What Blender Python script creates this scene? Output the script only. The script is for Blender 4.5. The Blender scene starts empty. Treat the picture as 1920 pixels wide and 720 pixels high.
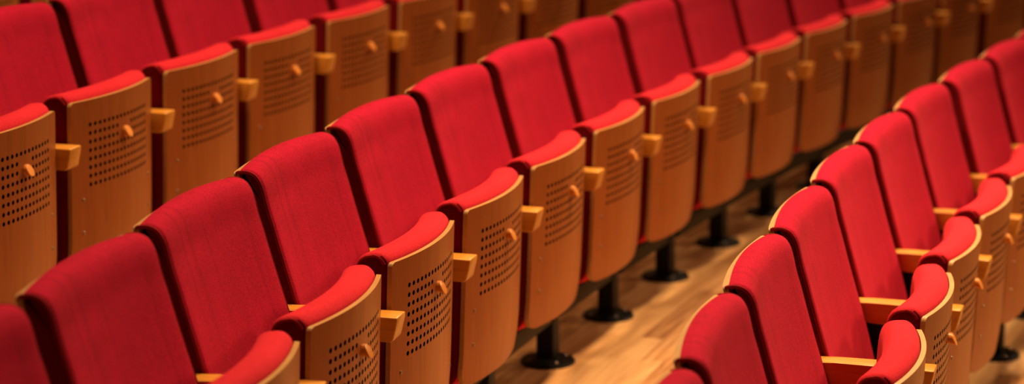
import bpy, math, random
from mathutils import Vector, Matrix
random.seed(4)
S = bpy.context.scene
C = S.collection

# ------------------------------------------------------------------ geometry of the hall
RB = 19.25                                   # radius of the curved middle row, metres
PITCH = 0.55
ROWS = {                                     # radius offset, floor height, arc offset of the seat numbering
    'A': (1.111, 0.2115, 1.0925 - 0.0175),
    'B': (0.0, 0.0, -0.0175),
    'C': (-1.1275, -0.1763, 1.1076 - 0.0175),
    'Z': (2.222, 0.423, 2.17),
}
NUDGE = {'A': {1: (-0.0089, -0.0087), 2: (-0.0013, -0.0015), 3: (0.0027, 0.0002), 4: (0.003, 0.0073), 5: (0.0055, 0.0031)},
         'B': {1: (-0.0015, -0.0088), 2: (-0.0070, -0.0015), 3: (-0.0070, 0.0043), 4: (0.0020, 0.0041), 5: (0.010, 0.0061),
               6: (0.014, 0.0039), 7: (0.010, -0.0013), 8: (0.003, -0.0086), 9: (-0.003, -0.004), 10: (-0.009, -0.0002),
               11: (-0.0105, 0.0004), 12: (-0.0062, 0.0047), 13: (-0.0062, 0.010)},
         'C': {0: (0.000, 0.0023), 1: (-0.006, -0.0014), 2: (-0.006, -0.0026), 3: (0.004, 0.0039), 4: (0.0013, 0.0015),
               5: (0.004, 0.0047), 6: (0.0061, -0.0079), 7: (0.0054, -0.0126)}}

# ------------------------------------------------------------------ materials
def new_mat(name):
    m = bpy.data.materials.new(name); m.use_nodes = True
    nt = m.node_tree
    return m, nt, nt.nodes['Principled BSDF']

def N(nt, kind, **kw):
    n = nt.nodes.new(kind)
    for k, v in kw.items():
        if k in n.inputs: n.inputs[k].default_value = v
        else: setattr(n, k, v)
    return n

def ramp(nt, src, stops):
    r = nt.nodes.new('ShaderNodeValToRGB')
    e = r.color_ramp.elements
    while len(e) < len(stops): e.new(0.5)
    for i, (p, c) in enumerate(stops):
        e[i].position = p; e[i].color = (*c, 1)
    nt.links.new(src, r.inputs[0])
    return r

def fabric_mat(name, a, b, lines=True):
    m, nt, p = new_mat(name)
    tc = N(nt, 'ShaderNodeTexCoord')
    n1 = N(nt, 'ShaderNodeTexNoise', Scale=300.0, Detail=2.0, Roughness=0.7)
    n2 = N(nt, 'ShaderNodeTexNoise', Scale=9.0, Detail=3.0, Roughness=0.5)
    nt.links.new(tc.outputs['Object'], n1.inputs['Vector'])
    nt.links.new(tc.outputs['Object'], n2.inputs['Vector'])
    mx = N(nt, 'ShaderNodeMath', operation='MULTIPLY_ADD'); mx.inputs[1].default_value = 0.75
    nt.links.new(n1.outputs['Fac'], mx.inputs[0])
    m2 = N(nt, 'ShaderNodeMath', operation='MULTIPLY'); m2.inputs[1].default_value = 0.25
    nt.links.new(n2.outputs['Fac'], m2.inputs[0]); nt.links.new(m2.outputs[0], mx.inputs[2])
    r = ramp(nt, mx.outputs[0], [(0.34, a), (0.62, b)])
    col = r.outputs[0]
    if lines:                                 # the faint vertical ribs of the weave
        mp = N(nt, 'ShaderNodeMapping'); mp.inputs['Scale'].default_value = (1, 0.02, 0.02)
        nt.links.new(tc.outputs['Object'], mp.inputs[0])
        n3 = N(nt, 'ShaderNodeTexNoise', Scale=42.0, Detail=2.0, Roughness=0.6)
        nt.links.new(mp.outputs[0], n3.inputs['Vector'])
        r3 = ramp(nt, n3.outputs['Fac'], [(0.30, (0.72, 0.72, 0.72)), (0.45, (1, 1, 1))])
        mm = N(nt, 'ShaderNodeMixRGB', blend_type='MULTIPLY'); mm.inputs[0].default_value = 0.55
        nt.links.new(col, mm.inputs[1]); nt.links.new(r3.outputs[0], mm.inputs[2]); col = mm.outputs[0]
    nt.links.new(col, p.inputs['Base Color'])
    p.inputs['Roughness'].default_value = 0.85
    p.inputs['Specular IOR Level'].default_value = 0.15
    p.inputs['Sheen Weight'].default_value = 0.22
    p.inputs['Sheen Roughness'].default_value = 0.45
    p.inputs['Sheen Tint'].default_value = (1.0, 0.16, 0.18, 1)
    bp = N(nt, 'ShaderNodeBump', Strength=0.35, Distance=0.0008)
    nt.links.new(n1.outputs['Fac'], bp.inputs['Height']); nt.links.new(bp.outputs[0], p.inputs['Normal'])
    return m

def wood_mat(name, dark, mid, light, scale=(14, 14, 0.9), rough=0.42, coat=0.15):
    m, nt, p = new_mat(name)
    tc = N(nt, 'ShaderNodeTexCoord')
    mp = N(nt, 'ShaderNodeMapping'); mp.inputs['Scale'].default_value = scale
    nt.links.new(tc.outputs['Object'], mp.inputs[0])
    n1 = N(nt, 'ShaderNodeTexNoise', Scale=5.0, Detail=6.0, Roughness=0.65, Distortion=0.4)
    nt.links.new(mp.outputs[0], n1.inputs['Vector'])
    r = ramp(nt, n1.outputs['Fac'], [(0.25, dark), (0.5, mid), (0.75, light)])
    nt.links.new(r.outputs[0], p.inputs['Base Color'])
    p.inputs['Roughness'].default_value = rough
    p.inputs['Coat Weight'].default_value = coat
    p.inputs['Coat Roughness'].default_value = 0.25
    p.inputs['Specular IOR Level'].default_value = 0.35
    bp = N(nt, 'ShaderNodeBump', Strength=0.08, Distance=0.001)
    nt.links.new(n1.outputs['Fac'], bp.inputs['Height']); nt.links.new(bp.outputs[0], p.inputs['Normal'])
    return m

def plain_mat(name, col, rough=0.5, metal=0.0, var=0.15):
    m, nt, p = new_mat(name)
    tc = N(nt, 'ShaderNodeTexCoord')
    n1 = N(nt, 'ShaderNodeTexNoise', Scale=30.0, Detail=3.0)
    nt.links.new(tc.outputs['Object'], n1.inputs['Vector'])
    r = ramp(nt, n1.outputs['Fac'], [(0.3, tuple(c * (1 - var) for c in col)), (0.7, tuple(min(1, c * (1 + var)) for c in col))])
    nt.links.new(r.outputs[0], p.inputs['Base Color'])
    p.inputs['Roughness'].default_value = rough; p.inputs['Metallic'].default_value = metal
    if not metal: p.inputs['Specular IOR Level'].default_value = 0.25
    return m

RED = fabric_mat('red_wool_upholstery', (0.30, 0.002, 0.020), (0.60, 0.006, 0.060))
REDTOP = fabric_mat('red_wool_cushion', (0.54, 0.016, 0.034), (0.76, 0.036, 0.062), lines=False)  # lighter copy of the red wool: the lit tops' brightness is in its colour
PIPE = plain_mat('dark_red_piping', (0.34, 0.004, 0.012), 0.8)
SHADED_SIDE = fabric_mat('shaded_red_side', (0.13, 0.001, 0.005), (0.22, 0.003, 0.009), lines=False)  # darkened red for the side faces: shade between seats put into the colour
BEECH = wood_mat('beech_veneer', (0.35, 0.105, 0.018), (0.405, 0.128, 0.025), (0.45, 0.150, 0.033))
EDGE = wood_mat('pale_plywood_edge', (0.50, 0.29, 0.10), (0.56, 0.34, 0.13), (0.62, 0.39, 0.16), scale=(3, 3, 60))
ARMW = wood_mat('varnished_beech', (0.60, 0.27, 0.035), (0.72, 0.34, 0.050), (0.78, 0.40, 0.065), scale=(14, 0.9, 14), rough=0.35, coat=0.3)
PEGW = wood_mat('orange_varnished_peg', (0.70, 0.25, 0.045), (0.80, 0.32, 0.065), (0.86, 0.38, 0.09), rough=0.3, coat=0.5)
BLACK = plain_mat('black_powder_coat', (0.004, 0.0036, 0.004), 0.45)
DISC = plain_mat('dark_grey_hinge_plastic', (0.045, 0.045, 0.042), 0.28)
CAVITY = plain_mat('black_lining', (0.008, 0.004, 0.003), 0.9)
STEEL = plain_mat('brushed_steel', (0.40, 0.33, 0.26), 0.45, 1.0)

def floor_mat():
    m, nt, p = new_mat('warm_strip_parquet')
    uv = N(nt, 'ShaderNodeUVMap'); uv.uv_map = 'plan'
    br = N(nt, 'ShaderNodeTexBrick')
    br.offset = 0.37; br.offset_frequency = 2; br.squash = 1.0
    for k, v in {'Scale': 1.0, 'Mortar Size': 0.0009, 'Mortar Smooth': 0.2, 'Bias': 0.0, 'Brick Width': 0.62, 'Row Height': 0.072}.items():
        br.inputs[k].default_value = v
    br.inputs['Color1'].default_value = (0.0, 0.0, 0.0, 1); br.inputs['Color2'].default_value = (1, 1, 1, 1)
    br.inputs['Mortar'].default_value = (0.0, 0.0, 0.0, 1)
    nt.links.new(uv.outputs[0], br.inputs['Vector'])
    mp = N(nt, 'ShaderNodeMapping'); mp.inputs['Scale'].default_value = (1.6, 22, 1)
    nt.links.new(uv.outputs[0], mp.inputs[0])
    n1 = N(nt, 'ShaderNodeTexNoise', Scale=2.2, Detail=5.0, Roughness=0.6, Distortion=0.6)
    nt.links.new(mp.outputs[0], n1.inputs['Vector'])
    mx = N(nt, 'ShaderNodeMixRGB', blend_type='MIX'); mx.inputs[0].default_value = 0.68
    nt.links.new(br.outputs['Color'], mx.inputs[1]); nt.links.new(n1.outputs['Fac'], mx.inputs[2])
    r = ramp(nt, mx.outputs[0], [(0.24, (0.30, 0.13, 0.045)), (0.46, (0.66, 0.38, 0.16)), (0.72, (0.88, 0.60, 0.29))])
    nt.links.new(r.outputs[0], p.inputs['Base Color'])
    p.inputs['Roughness'].default_value = 0.38
    p.inputs['Coat Weight'].default_value = 0.2; p.inputs['Coat Roughness'].default_value = 0.3
    bp = N(nt, 'ShaderNodeBump', Strength=0.15, Distance=0.001)
    nt.links.new(br.outputs['Fac'], bp.inputs['Height']); bp.invert = True
    nt.links.new(bp.outputs[0], p.inputs['Normal'])
    return m
FLOOR = floor_mat()

# ------------------------------------------------------------------ mesh builders
class MB:
    def __init__(s): s.v = []; s.f = []; s.mi = []
    def add(s, verts, faces, mat=0):
        o = len(s.v); s.v += [tuple(p) for p in verts]
        s.f += [tuple(i + o for i in f) for f in faces]; s.mi += [mat] * len(faces)
    def loft(s, rings, cap=True, mat=0):
        """rings: list of equally long closed loops"""
        n = len(rings[0]); vs = [p for r in rings for p in r]; fs = []
        for i in range(len(rings) - 1):
            for j in range(n):
                a = i * n + j; b = i * n + (j + 1) % n
                fs.append((a, b, b + n, a + n))
        if cap:
            fs.append(tuple(range(n))[::-1]); k = (len(rings) - 1) * n
            fs.append(tuple(k + j for j in range(n)))
        s.add(vs, fs, mat)
    def tube(s, path, r, n=8, mat=0):
        rings = []
        for i, p in enumerate(path):
            p = Vector(p)
            d = (Vector(path[min(i + 1, len(path) - 1)]) - Vector(path[max(i - 1, 0)])).normalized()
            up = Vector((1, 0, 0)) if abs(d.x) < 0.9 else Vector((0, 0, 1))
            a = d.cross(up).normalized(); b = d.cross(a)
            rings.append([p + r * (math.cos(t) * a + math.sin(t) * b) for t in (2 * math.pi * k / n for k in range(n))])
        s.loft(rings, True, mat)
    def lathe(s, prof, axis='z', at=(0, 0, 0), n=32, mat=0, rot=None):
        rings = []
        for (h, r) in prof:
            ring = []
            for k in range(n):
                t = 2 * math.pi * k / n
                if axis == 'z': q = Vector((r * math.cos(t), r * math.sin(t), h))
                elif axis == 'x': q = Vector((h, r * math.cos(t), r * math.sin(t)))
                else: q = Vector((r * math.cos(t), h, r * math.sin(t)))
                if rot: q = rot @ q
                ring.append(q + Vector(at))
            rings.append(ring)
        s.loft(rings, True, mat)
    def box(s, x0, x1, y0, y1, z0, z1, mat=0):
        s.loft([[(x0, y0, z0), (x1, y0, z0), (x1, y1, z0), (x0, y1, z0)], [(x0, y0, z1), (x1, y0, z1), (x1, y1, z1), (x0, y1, z1)]], True, mat)
    def build(s, name, mats, parent=None, smooth=35, bevel=None, side=None):
        me = bpy.data.meshes.new(name); me.from_pydata(s.v, [], s.f)
        for m in (mats if isinstance(mats, (list, tuple)) else [mats]): me.materials.append(m)
        for p, i in zip(me.polygons, s.mi): p.material_index = i
        import bmesh
        bm = bmesh.new(); bm.from_mesh(me)
        bmesh.ops.remove_doubles(bm, verts=bm.verts, dist=1e-6)
        if bevel:
            es = [e for e in bm.edges if len(e.link_faces) == 2 and e.calc_face_angle(0) > math.radians(30)]
            bmesh.ops.bevel(bm, geom=es, offset=bevel, segments=3, profile=0.5, affect='EDGES', clamp_overlap=True)
        bmesh.ops.recalc_face_normals(bm, faces=bm.faces)
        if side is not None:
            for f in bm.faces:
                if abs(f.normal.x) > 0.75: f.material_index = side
        ang = math.radians(smooth)
        for f in bm.faces: f.smooth = True
        for e in bm.edges: e.smooth = not (len(e.link_faces) == 2 and e.calc_face_angle(0) > ang)
        bm.to_mesh(me); bm.free()
        o = bpy.data.objects.new(name, me); C.objects.link(o)
        if parent: o.parent = parent
        return o

def smooth_closed(pts, sub=4):
    """Catmull-Rom through a closed loop"""
    n = len(pts); out = []
    for i in range(n):
        p0, p1, p2, p3 = (Vector(pts[(i + d) % n]) for d in (-1, 0, 1, 2))
        for k in range(sub):
            t = k / sub
            out.append(0.5 * ((2 * p1) + (p2 - p0) * t + (2 * p0 - 5 * p1 + 4 * p2 - p3) * t * t + (3 * p1 - p0 - 3 * p2 + p3) * t ** 3))
    return out

# ------------------------------------------------------------------ one folding seat
HW = 0.2415                    # half width of the back
SW = 0.2255                    # half width of the folded seat
LEAN = 0.28
def back_bow(x): return 0.018 * (1 - (x / HW) ** 2)       # the back wraps round the sitter
def back_crown(x): return 0.010 * (1 - (x / HW) ** 2)
def seat_bow(x): return -0.032 * (1 - (x / SW) ** 2)      # the plywood pan bulges forward

def padded(prof, hw, fx, rad=0.014, nx=18, shrink_mat=None):
    """side profile swept across the width with rounded-over ends; fx(x) -> (dy, dz)"""
    cy = sum(p[0] for p in prof) / len(prof); cz = sum(p[1] for p in prof) / len(prof)
    # inward normals of the profile
    n = len(prof); nor = []
    area = sum(prof[i][0] * prof[(i + 1) % n][1] - prof[(i + 1) % n][0] * prof[i][1] for i in range(n))
    sgn = 1 if area > 0 else -1
    for i in range(n):
        a = Vector(prof[i - 1]); b = Vector(prof[(i + 1) % n]); t = (b - a).normalized()
        nor.append(Vector((-t.y, t.x)) * sgn)
    st = []
    for k in range(6):
        a = math.pi / 2 * k / 5
        st.append((-hw + rad * (1 - math.sin(a)), rad * (1 - math.cos(a))))
    left = [(-hw + rad * (1 - math.cos(math.pi / 2 * k / 5)), rad * (1 - math.sin(math.pi / 2 * k / 5))) for k in range(6)]
    mid = [(-hw + rad + (2 * hw - 2 * rad) * k / nx, 0) for k in range(1, nx)]
    right = [(-x, i) for x, i in left[::-1]]
    rings = []
    for x, ins in left + mid + right:
        dy, dz = fx(x)
        rings.append([(x, p[0] + q.x * ins + dy(p) , p[1] + q.y * ins + dz(p)) for p, q in zip(prof, nor)])
    return rings

def build_seat():
    root = bpy.data.objects.new('theatre_seat', None); C.objects.link(root)
    root.empty_display_size = 0.2
    # ---- upholstered back
    f = lambda z: -0.026 + LEAN * (z - 0.6)
    prof = [(f(0.41) + 0.012, 0.400), (f(0.43) - 0.001, 0.425), (f(0.50) - 0.003, 0.50), (f(0.58) - 0.003, 0.58), (f(0.66) - 0.001, 0.66), (f(0.73), 0.73),
            (f(0.78), 0.78), (f(0.82) + 0.001, 0.82), (0.0440, 0.852), (0.0515, 0.876), (0.0640, 0.894), (0.082, 0.9015), (0.100, 0.9005), (0.1080, 0.893),
            (0.094, 0.84), (0.067, 0.74), (0.040, 0.64), (0.013, 0.54), (-0.014, 0.44), (-0.024, 0.40)]
    prof = [tuple(p) for p in smooth_closed(prof, 3)]
    b = MB(); b.loft(padded(prof, HW, lambda x: (lambda p: back_bow(x), lambda p: back_crown(x) * max(0, (p[1] - 0.55) / 0.35)), 0.013))
    back = b.build('backrest', [RED, SHADED_SIDE], root, smooth=60, side=1)
    # piping along both side seams
    for sx in (-1, 1):
        pb = MB()
        front = [p for p in prof[2:-20]]
        pts = [(sx * (HW - 0.001), p[0] + 0.005 + back_bow(HW - 0.004), p[1] - 0.004) for p in front if p[1] > 0.41]
        pb.tube(pts, 0.0042, 8)
        pb.build('piping', PIPE, back)
    # ---- plywood back shell
    sh = MB(); nz = 16; nx = 24; th = 0.0125
    ztop, zbot = 0.8965, 0.33
    def shell_pt(u, z, off):
        x = u * (HW + 0.003)
        y = 0.1085 - LEAN * (0.897 - z) + back_bow(min(abs(x), HW)) + off
        return (x, y, z + back_crown(min(abs(x), HW)) * 0.1 * max(0, (z - 0.55) / 0.35))
    def sheet(mb, pt, us, vs, th, rim_mat=1, corner=None):
        """a bent board from a grid: front, back and rim faces"""
        nu, nv = len(us), len(vs); V = []
        for off in (0, th):
            for j, v in enumerate(vs):
                for i, u in enumerate(us): V.append(pt(u, v, off))
        F = []; o = nu * nv
        for j in range(nv - 1):
            for i in range(nu - 1):
                a = j * nu + i
                F.append((a, a + 1, a + nu + 1, a + nu)); F.append((a + o, a + o + nu, a + o + nu + 1, a + o + 1))
        R = []
        for i in range(nu - 1):
            R.append((i, i + o, i + 1 + o, i + 1)); a = (nv - 1) * nu + i; R.append((a, a + 1, a + 1 + o, a + o))
        for j in range(nv - 1):
            a = j * nu; R.append((a, a + nu, a + nu + o, a + o)); a += nu - 1; R.append((a, a + o, a + nu + o, a + nu))
        k = len(mb.v); mb.add(V, F, 0)
        mb.f += [tuple(i + k for i in f) for f in R]; mb.mi += [rim_mat] * len(R)
    def rounded(pt_fn, W, z0, z1, r0, r1):
        """shrinks the width near top/bottom so that the corners come out round"""
        def g(u, v, off):
            z = v; w = W
            if z > z1 - r1: w = W - r1 + math.sqrt(max(0, r1 * r1 - (z - (z1 - r1)) ** 2))
            if z < z0 + r0: w = W - r0 + math.sqrt(max(0, r0 * r0 - ((z0 + r0) - z) ** 2))
            return pt_fn(u * w / W, z, off)
        return g
    def levels(z0, z1, r0, r1, n):
        a = [z0 + r0 * (1 - math.cos(math.pi / 2 * k / 7)) for k in range(8)]
        c = [z1 - r1 * (1 - math.cos(math.pi / 2 * k / 5)) for k in range(5, -1, -1)]
        return a + [z0 + r0 + (z1 - r1 - z0 - r0) * k / n for k in range(1, n)] + c
    us = [-1 + 2 * k / nx for k in range(nx + 1)]
    sheet(sh, rounded(shell_pt, HW + 0.003, zbot, ztop, 0.06, 0.008), us, levels(zbot, ztop, 0.06, 0.008, 10), th)
    sh.build('back_shell', [BEECH, EDGE], root, smooth=50)

    # ---- folded seat: perforated plywood pan
    zt, zb = 0.704, 0.238
    YP = -0.2495
    TILT = 0.042                          # folded up, the seat stops a little short of upright
    def pan_pt(u, z, off):
        x = u * SW
        y = YP + seat_bow(x) + off + TILT * (zt - z)
        if z < zb + 0.11: y += 0.008 * ((zb + 0.11 - z) / 0.11) ** 2
        return (x, y, z)
    pn = MB()
    NC, NR = 16, 8
    dx, dz = 0.0205, 0.0232
    x0 = -dx * NC / 2; zt_h = 0.704 - 0.067 + dz / 2; zb_h = zt_h - dz * NR
    th = 0.0115; pt = rounded(pan_pt, SW, zb, zt, 0.050, 0.012)
    # board as columns of u and levels of z, with a window for the perforated cells
    uh = [(x0 + dx * i) / SW for i in range(NC + 1)]
    sub = 5
    usL = [-1 + (uh[0] + 1) * k / sub for k in range(sub)]; usR = [-x for x in usL[::-1]]
    us = usL + uh + usR
    zh = [zb_h + dz * j for j in range(NR + 1)]
    lv = levels(zb, zt, 0.050, 0.012, 12)
    vs = [z for z in lv if z < zb_h - 0.004] + zh + [z for z in lv if z > zt_h + 0.004]
    hi0, hj0 = len(usL), vs.index(zh[0])
    # pegs hide a few holes
    PX, PZ = 0.010, 0.594
    nu, nv = len(us), len(vs); V = []
    for off in (0, th):
        for v in vs:
            for u in us: V.append(pt(u, v, off))
    F = []; Rm = []; o = nu * nv; H = []
    for j in range(nv - 1):
        for i in range(nu - 1):
            a = j * nu + i; hole = hi0 <= i < hi0 + NC and hj0 <= j < hj0 + NR
            if hole:
                cx = (us[i] + us[i + 1]) / 2 * SW; cz = (vs[j] + vs[j + 1]) / 2
                if abs(cx - PX) < 0.024 and abs(cz - PZ) < 0.021: hole = False
            if not hole:
                F.append((a, a + 1, a + nu + 1, a + nu)); F.append((a + o, a + o + nu, a + o + nu + 1, a + o + 1))
            else: H.append((a, cx, cz))
    for i in range(nu - 1):
        Rm.append((i, i + o, i + 1 + o, i + 1)); a = (nv - 1) * nu + i; Rm.append((a, a + 1, a + 1 + o, a + o))
    for j in range(nv - 1):
        a = j * nu; Rm.append((a, a + nu, a + nu + o, a + o)); a += nu - 1; Rm.append((a, a + o, a + nu + o, a + nu))
    HM = []; hr = 0.0058; nh = 12
    for a, cx, cz in H:
        k = len(V)
        for off in (0, th):
            for q in range(nh):
                t = 2 * math.pi * (q + 0.5) / nh + math.pi
                V.append(pan_pt((cx + hr * math.cos(t)) / SW, cz + hr * math.sin(t), off))
        # corners in the same turning order as the circle, starting lower left
        for off, base in ((0, 0), (1, o)):
            cs = [a + base, a + 1 + base, a + nu + 1 + base, a + nu + base]
            kk = k + off * nh
            qn = nh // 4                      # circle points per corner
            for c in range(4):
                p = [kk + (c * qn + d) % nh for d in range(qn + 0)]
                nxt = kk + ((c + 1) * qn) % nh
                # fan at the corner, then one quad to the next corner
                for d in range(qn - 1): F.append((cs[c], p[d], p[d + 1]))
                F.append((cs[c], p[-1], nxt, cs[(c + 1) % 4]))
        for q in range(nh):
            HM.append((k + q, k + (q + 1) % nh, k + nh + (q + 1) % nh, k + nh + q))
    pn.add(V, F, 0); pn.f += Rm; pn.mi += [1] * len(Rm); pn.f += HM; pn.mi += [2] * len(HM)
    pan = pn.build('seat_panel', [BEECH, EDGE, CAVITY], root, smooth=50)
    # coat peg on the pan: short flared wooden knob, drooping
    pg = MB(); yk = YP + seat_bow(PX) + TILT * (zt - PZ)
    R0 = 0.0150; rings = []
    for t, k in ((0, 0.92), (0.35, 0.90), (0.7, 0.96), (0.93, 1.0), (1.0, 0.93)):
        ring = []
        for q in range(24):
            a = 2 * math.pi * q / 24; zz = R0 * k * math.sin(a)
            reach = 0.0150 - zz * 0.45                       # the end is cut on the slant: longer below
            ring.append((PX + R0 * k * math.cos(a), yk + 0.006 - (reach + 0.006) * t, PZ + zz - 0.003 * t))
        rings.append(ring)
    pg.loft(rings)
    pg.build('coat_peg', PEGW, pan, smooth=40)
    for sx in (-1, 1):
        for z in (0.437, 0.347):
            sc = MB(); xx = sx * 0.182
            sc.lathe([(0.001, 0.0052), (-0.0012, 0.0050), (-0.0022, 0.0032)], 'y', (xx, YP + seat_bow(xx) + TILT * (zt - z), z), 12)
            sc.build('screw', STEEL, pan)
    # lining board behind the perforations
    ln = MB()
    sheet(ln, lambda u, v, off: (u * 0.19, YP + seat_bow(u * 0.19) + th + 0.002 + off + TILT * (zt - v), v), [-1 + 2 * k / 10 for k in range(11)], [0.42, 0.68], 0.002, 0)
    ln.build('acoustic_lining', CAVITY, root)
    # ---- folded seat: cushion
    pr = [(-0.235, 0.262), (-0.2365, 0.30), (-0.2365, 0.40), (-0.2365, 0.50), (-0.2365, 0.60), (-0.2365, 0.680), (-0.236, 0.700), (-0.230, 0.713), (-0.214, 0.7235),
          (-0.190, 0.7225), (-0.172, 0.7165), (-0.160, 0.702), (-0.154, 0.670), (-0.153, 0.60), (-0.156, 0.50), (-0.163, 0.40), (-0.168, 0.30), (-0.176, 0.245), (-0.190, 0.232), (-0.215, 0.236)]
    pr = [tuple(p) for p in smooth_closed(pr, 3)]
    def cfx(x):
        return (lambda p: seat_bow(x) * (1.0 if p[0] < -0.2 else 0.95) + TILT * (zt - p[1]) + (0.008 * max(0, (0.33 - p[1]) / 0.1) if p[0] < -0.2 else 0),
                lambda p: 0.002 * (1 - (x / SW) ** 2) * max(0, (p[1] - 0.6) / 0.1))
    cu = MB(); cu.loft(padded(pr, SW - 0.001, cfx, 0.014, 20))
    cush = cu.build('seat_cushion', [REDTOP, SHADED_SIDE], root, smooth=60, side=1)
    for sx in (-1, 1):
        cp = MB()
        top = [p for p in pr if p[1] > 0.30]
        i0 = pr.index(top[0])
        pts = [(sx * (SW - 0.0045), p[0] + TILT * (zt - p[1]) + (0.006 if p[0] < -0.2 else -0.007), p[1] - (0.007 if p[1] > 0.69 else 0)) for p in pr[4:-12] if p[1] > 0.45 and p[0] > -0.236]
        cp.tube(pts, 0.0038, 8)
        cp.build('piping', PIPE, cush)
    # ---- pivot discs
    for sx in (-1, 1):
        d = MB(); d.lathe([(0, 0.052), (sx * 0.006, 0.052), (sx * 0.012, 0.046), (sx * 0.015, 0.030), (sx * 0.015, 0.006)], 'x', (sx * 0.2235, -0.128, 0.345), 32)
        d.build('pivot_disc', DISC, root)
    # ---- beam carrying the row
    be = MB(); bx = PITCH / 2
    be.box(-bx + 0.040, bx - 0.040, -0.140, -0.080, 0.132, 0.190)
    be.build('support_beam', BLACK, root, bevel=0.004)
    for sx in (-1, 1):
        br = MB(); x = sx * 0.14
        br.loft([[(x - 0.012, y, z) for y, z in ((-0.12, 0.19), (-0.085, 0.19), (-0.022, 0.43), (-0.030, 0.44))],
                 [(x + 0.012, y, z) for y, z in ((-0.12, 0.19), (-0.085, 0.19), (-0.022, 0.43), (-0.030, 0.44))]])
        br.build('back_bracket', BLACK, root)
    return root

def build_arm():
    root = bpy.data.objects.new('armrest', None); C.objects.link(root)
    root.empty_display_size = 0.1
    am = MB(); aw = 0.026; ax = 0.0
    half = lambda y: 0.031 if y < -0.06 else 0.0225
    side = [(-0.280, 0.600), (-0.279, 0.588), (-0.269, 0.546), (-0.263, 0.541), (-0.09, 0.545), (-0.05, 0.547), (0.006, 0.550), (0.008, 0.600), (-0.05, 0.600), (-0.09, 0.600)]
    am.loft([[(ax - half(y), y, z) for y, z in side], [(ax + half(y), y, z) for y, z in side]])
    am.build('arm_board', ARMW, root, smooth=40, bevel=0.005)
    # ---- pedestal
    pd = MB()
    pd.box(ax - 0.029, ax + 0.029, -0.137, -0.083, 0.008, 0.21)
    pd.box(ax - 0.012, ax + 0.012, -0.150, -0.020, 0.20, 0.545)
    ped = pd.build('pedestal', BLACK, root, bevel=0.004)
    bp = MB(); bp.lathe([(0.0, 0.082), (0.006, 0.082), (0.010, 0.079), (0.012, 0.060), (0.014, 0.036), (0.020, 0.034)], 'z', (ax, -0.11, 0), 40)
    bp.build('base_plate', BLACK, ped)
    for a in (45, 135, 225, 315):
        q = MB(); q.lathe([(0.009, 0.0065), (0.0145, 0.006), (0.016, 0.004)], 'z', (ax + 0.060 * math.cos(math.radians(a)), -0.11 + 0.060 * math.sin(math.radians(a)), 0), 10)
        q.build('bolt', STEEL, ped)
    return root

ORD = ['', 'first', 'second', 'third', 'fourth', 'fifth', 'sixth', 'seventh', 'eighth', 'ninth', 'tenth', 'eleventh', 'twelfth',
       'thirteenth', 'fourteenth', 'fifteenth', 'sixteenth', 'seventeenth', 'eighteenth', 'nineteenth', 'twentieth']
ROWDESC = {
    'Z': ('topmost row, upper left', 'dim seats behind the upper left row'),
    'A': ('upper left row of seats', 'folded seats in the upper left row'),
    'B': ('long middle row', 'folded seats in the long middle row'),
    'C': ('lower right row', 'folded seats in the lower right row'),
}
RANGE = {'Z': (2, 3), 'A': (1, 10), 'B': (0, 15), 'C': (-1, 9)}

for _row, _t in NUDGE.items():               # a seat never sits more than 5 mm nearer its neighbour
    for _k in range(-2, 18):
        a = _t.get(_k, (0, 0)); b = _t.get(_k + 1, (0, 0))
        if b[0] - a[0] < -0.005: _t[_k + 1] = (a[0] - 0.005, b[1])

def place(o, row, k, half=0.0):
    d, h, off = ROWS[row]
    R = RB + d; ds, dn = NUDGE.get(row, {}).get(k, (0, 0))
    if half:
        e = NUDGE.get(row, {}).get(k + 1, (ds, dn)); ds = (ds + e[0]) / 2; dn = (dn + e[1]) / 2
    th = ((k + half - 5) * PITCH + off + ds) / R
    rr = R + dn
    o.location = (rr * math.sin(th), rr * math.cos(th) - RB, h)
    o.rotation_euler = (0, 0, -th)

def kids(o): return [c for c in C.objects if c.parent == o]
def copies(proto):
    """yields the thing itself, then copies of it with copies of its parts and sub-parts"""
    tree = [(c, kids(c)) for c in kids(proto)]
    yield proto
    while True:
        s = proto.copy(); C.objects.link(s)
        for c, gs in tree:
            c2 = c.copy(); C.objects.link(c2); c2.parent = s
            for g in gs:
                g2 = g.copy(); C.objects.link(g2); g2.parent = c2
        yield s
seats = copies(build_seat()); arms = copies(build_arm())
for row in ('B', 'C', 'A', 'Z'):
    a, b = RANGE[row]; where, grp = ROWDESC[row]
    for n, k in enumerate(range(a, b + 1), 1):
        s = next(seats); place(s, row, k)
        s['label'] = 'red folding theatre seat with beech underside, %s from left, %s' % (ORD[n], where)
        s['category'] = 'seat'; s['group'] = grp
        if row == 'Z': continue
        s = next(arms); place(s, row, k, 0.5)
        s['label'] = 'beech armrest on black pedestal beyond %s seat from left, %s' % (ORD[n], where)
        s['category'] = 'armrest'; s['group'] = 'armrests of the ' + where

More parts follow.
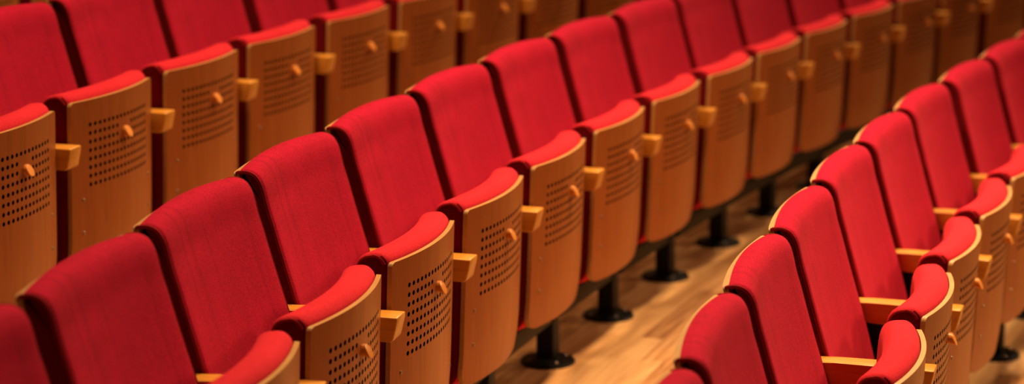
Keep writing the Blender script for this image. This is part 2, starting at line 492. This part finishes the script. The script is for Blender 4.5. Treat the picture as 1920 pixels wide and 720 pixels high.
# ------------------------------------------------------------------ stepped floor
def tread(name, r0, r1, z, drop, s0=-9.0, s1=16.0):
    """one curved step: parquet top with its own front riser, laid along the arc of the rows"""
    n = 100; V = []; F = []; UV = []
    for i in range(n + 1):
        t = (s0 + (s1 - s0) * i / n) / RB
        for r, zz in ((r0, z - drop), (r0, z), (r1, z), (r1, z - drop)):
            V.append((r * math.sin(t), r * math.cos(t) - RB, zz))
            UV.append((t * RB, (r - RB) if zz == z else (r - RB) + (zz - z)))
    for i in range(n):
        for j in range(3):
            a = i * 4 + j; F.append((a, a + 4, a + 5, a + 1))
        a = i * 4; F.append((a + 3, a + 7, a + 4, a))
    F.append((0, 1, 2, 3)); F.append(tuple(n * 4 + j for j in (3, 2, 1, 0)))
    me = bpy.data.meshes.new(name); me.from_pydata(V, [], F)
    uv = me.uv_layers.new(name='plan')
    for l in me.loops: uv.data[l.index].uv = UV[l.vertex_index]
    me.materials.append(FLOOR); me.update()
    o = bpy.data.objects.new(name, me); C.objects.link(o); o['kind'] = 'structure'
    return o
e = 0.26
tread('floor', RB - 1.1275 + e, RB + e, 0.0, 0.1763)
tread('floor', RB + e, RB + 1.111 + e, 0.2115, 0.2115)
tread('floor', RB + 1.111 + e, RB + 2.222 + e, 0.423, 0.2115)
tread('floor', RB + 2.222 + e, RB + 5.4 + e, 0.6345, 0.2115)
tread('floor', RB + 5.4 + e, RB + 6.5 + e, 0.846, 0.2115)
tread('floor', RB - 2.255 + e, RB - 1.1275 + e, -0.1763, 0.1763)
tread('floor', RB - 8.0, RB - 2.255 + e, -0.3526, 0.1763)

# ------------------------------------------------------------------ camera
F_PX = 4098.3
yaw, pitch, roll = 0.3476, -0.2144, -0.0077
cy, sy, cp, sp = math.cos(yaw), math.sin(yaw), math.cos(pitch), math.sin(pitch)
f = Vector((cy * cp, sy * cp, sp)); r = Vector((sy, -cy, 0)); u = r.cross(f)
cr, sr = math.cos(roll), math.sin(roll)
r, u = cr * r + sr * u, cr * u - sr * r
cam = bpy.data.cameras.new('camera'); co = bpy.data.objects.new('camera', cam); C.objects.link(co)
co.matrix_world = Matrix(((r.x, u.x, -f.x, -5.7053), (r.y, u.y, -f.y, -2.1604), (r.z, u.z, -f.z, 1.8987), (0, 0, 0, 1)))
cam.sensor_width = 36; cam.lens = 36 * F_PX / 1920
cam.clip_start = 0.05
cam.dof.use_dof = True; cam.dof.focus_distance = 4.95; cam.dof.aperture_fstop = 1.9
S.camera = co

# ------------------------------------------------------------------ light
def area(name, loc, target, size, power, col, spread=180):
    l = bpy.data.lights.new(name, 'AREA'); l.shape = 'DISK'; l.size = size; l.energy = power; l.color = col
    l.spread = math.radians(spread)
    o = bpy.data.objects.new(name, l); C.objects.link(o); o.location = loc
    o.rotation_euler = (Vector(target) - Vector(loc)).to_track_quat('-Z', 'Y').to_euler()
    return o
WARM = (1.0, 0.66, 0.37)
area('house_light', (-0.6, 0.7, 5.2), (-1.4, 0.4, 0.0), 0.7, 158, WARM)
area('house_light', (5.2, -0.6, 5.2), (4.2, -0.4, 0.0), 0.7, 230, WARM)
area('house_light', (0.4, -1.7, 5.2), (-0.2, -1.5, 0.0), 0.7, 55, WARM, 74)
area('stage_light', (4.6, -4.8, 3.9), (0.0, -1.4, 0.2), 0.6, 32, WARM, 72)
w = bpy.data.worlds.new('hall'); S.world = w; w.use_nodes = True
bg = w.node_tree.nodes['Background']
bg.inputs[0].default_value = (1.0, 0.55, 0.28, 1); bg.inputs[1].default_value = 0.02
S.view_settings.view_transform = 'Standard'
S.view_settings.look = 'None'
S.view_settings.exposure = 0.14
S.view_settings.gamma = 0.90
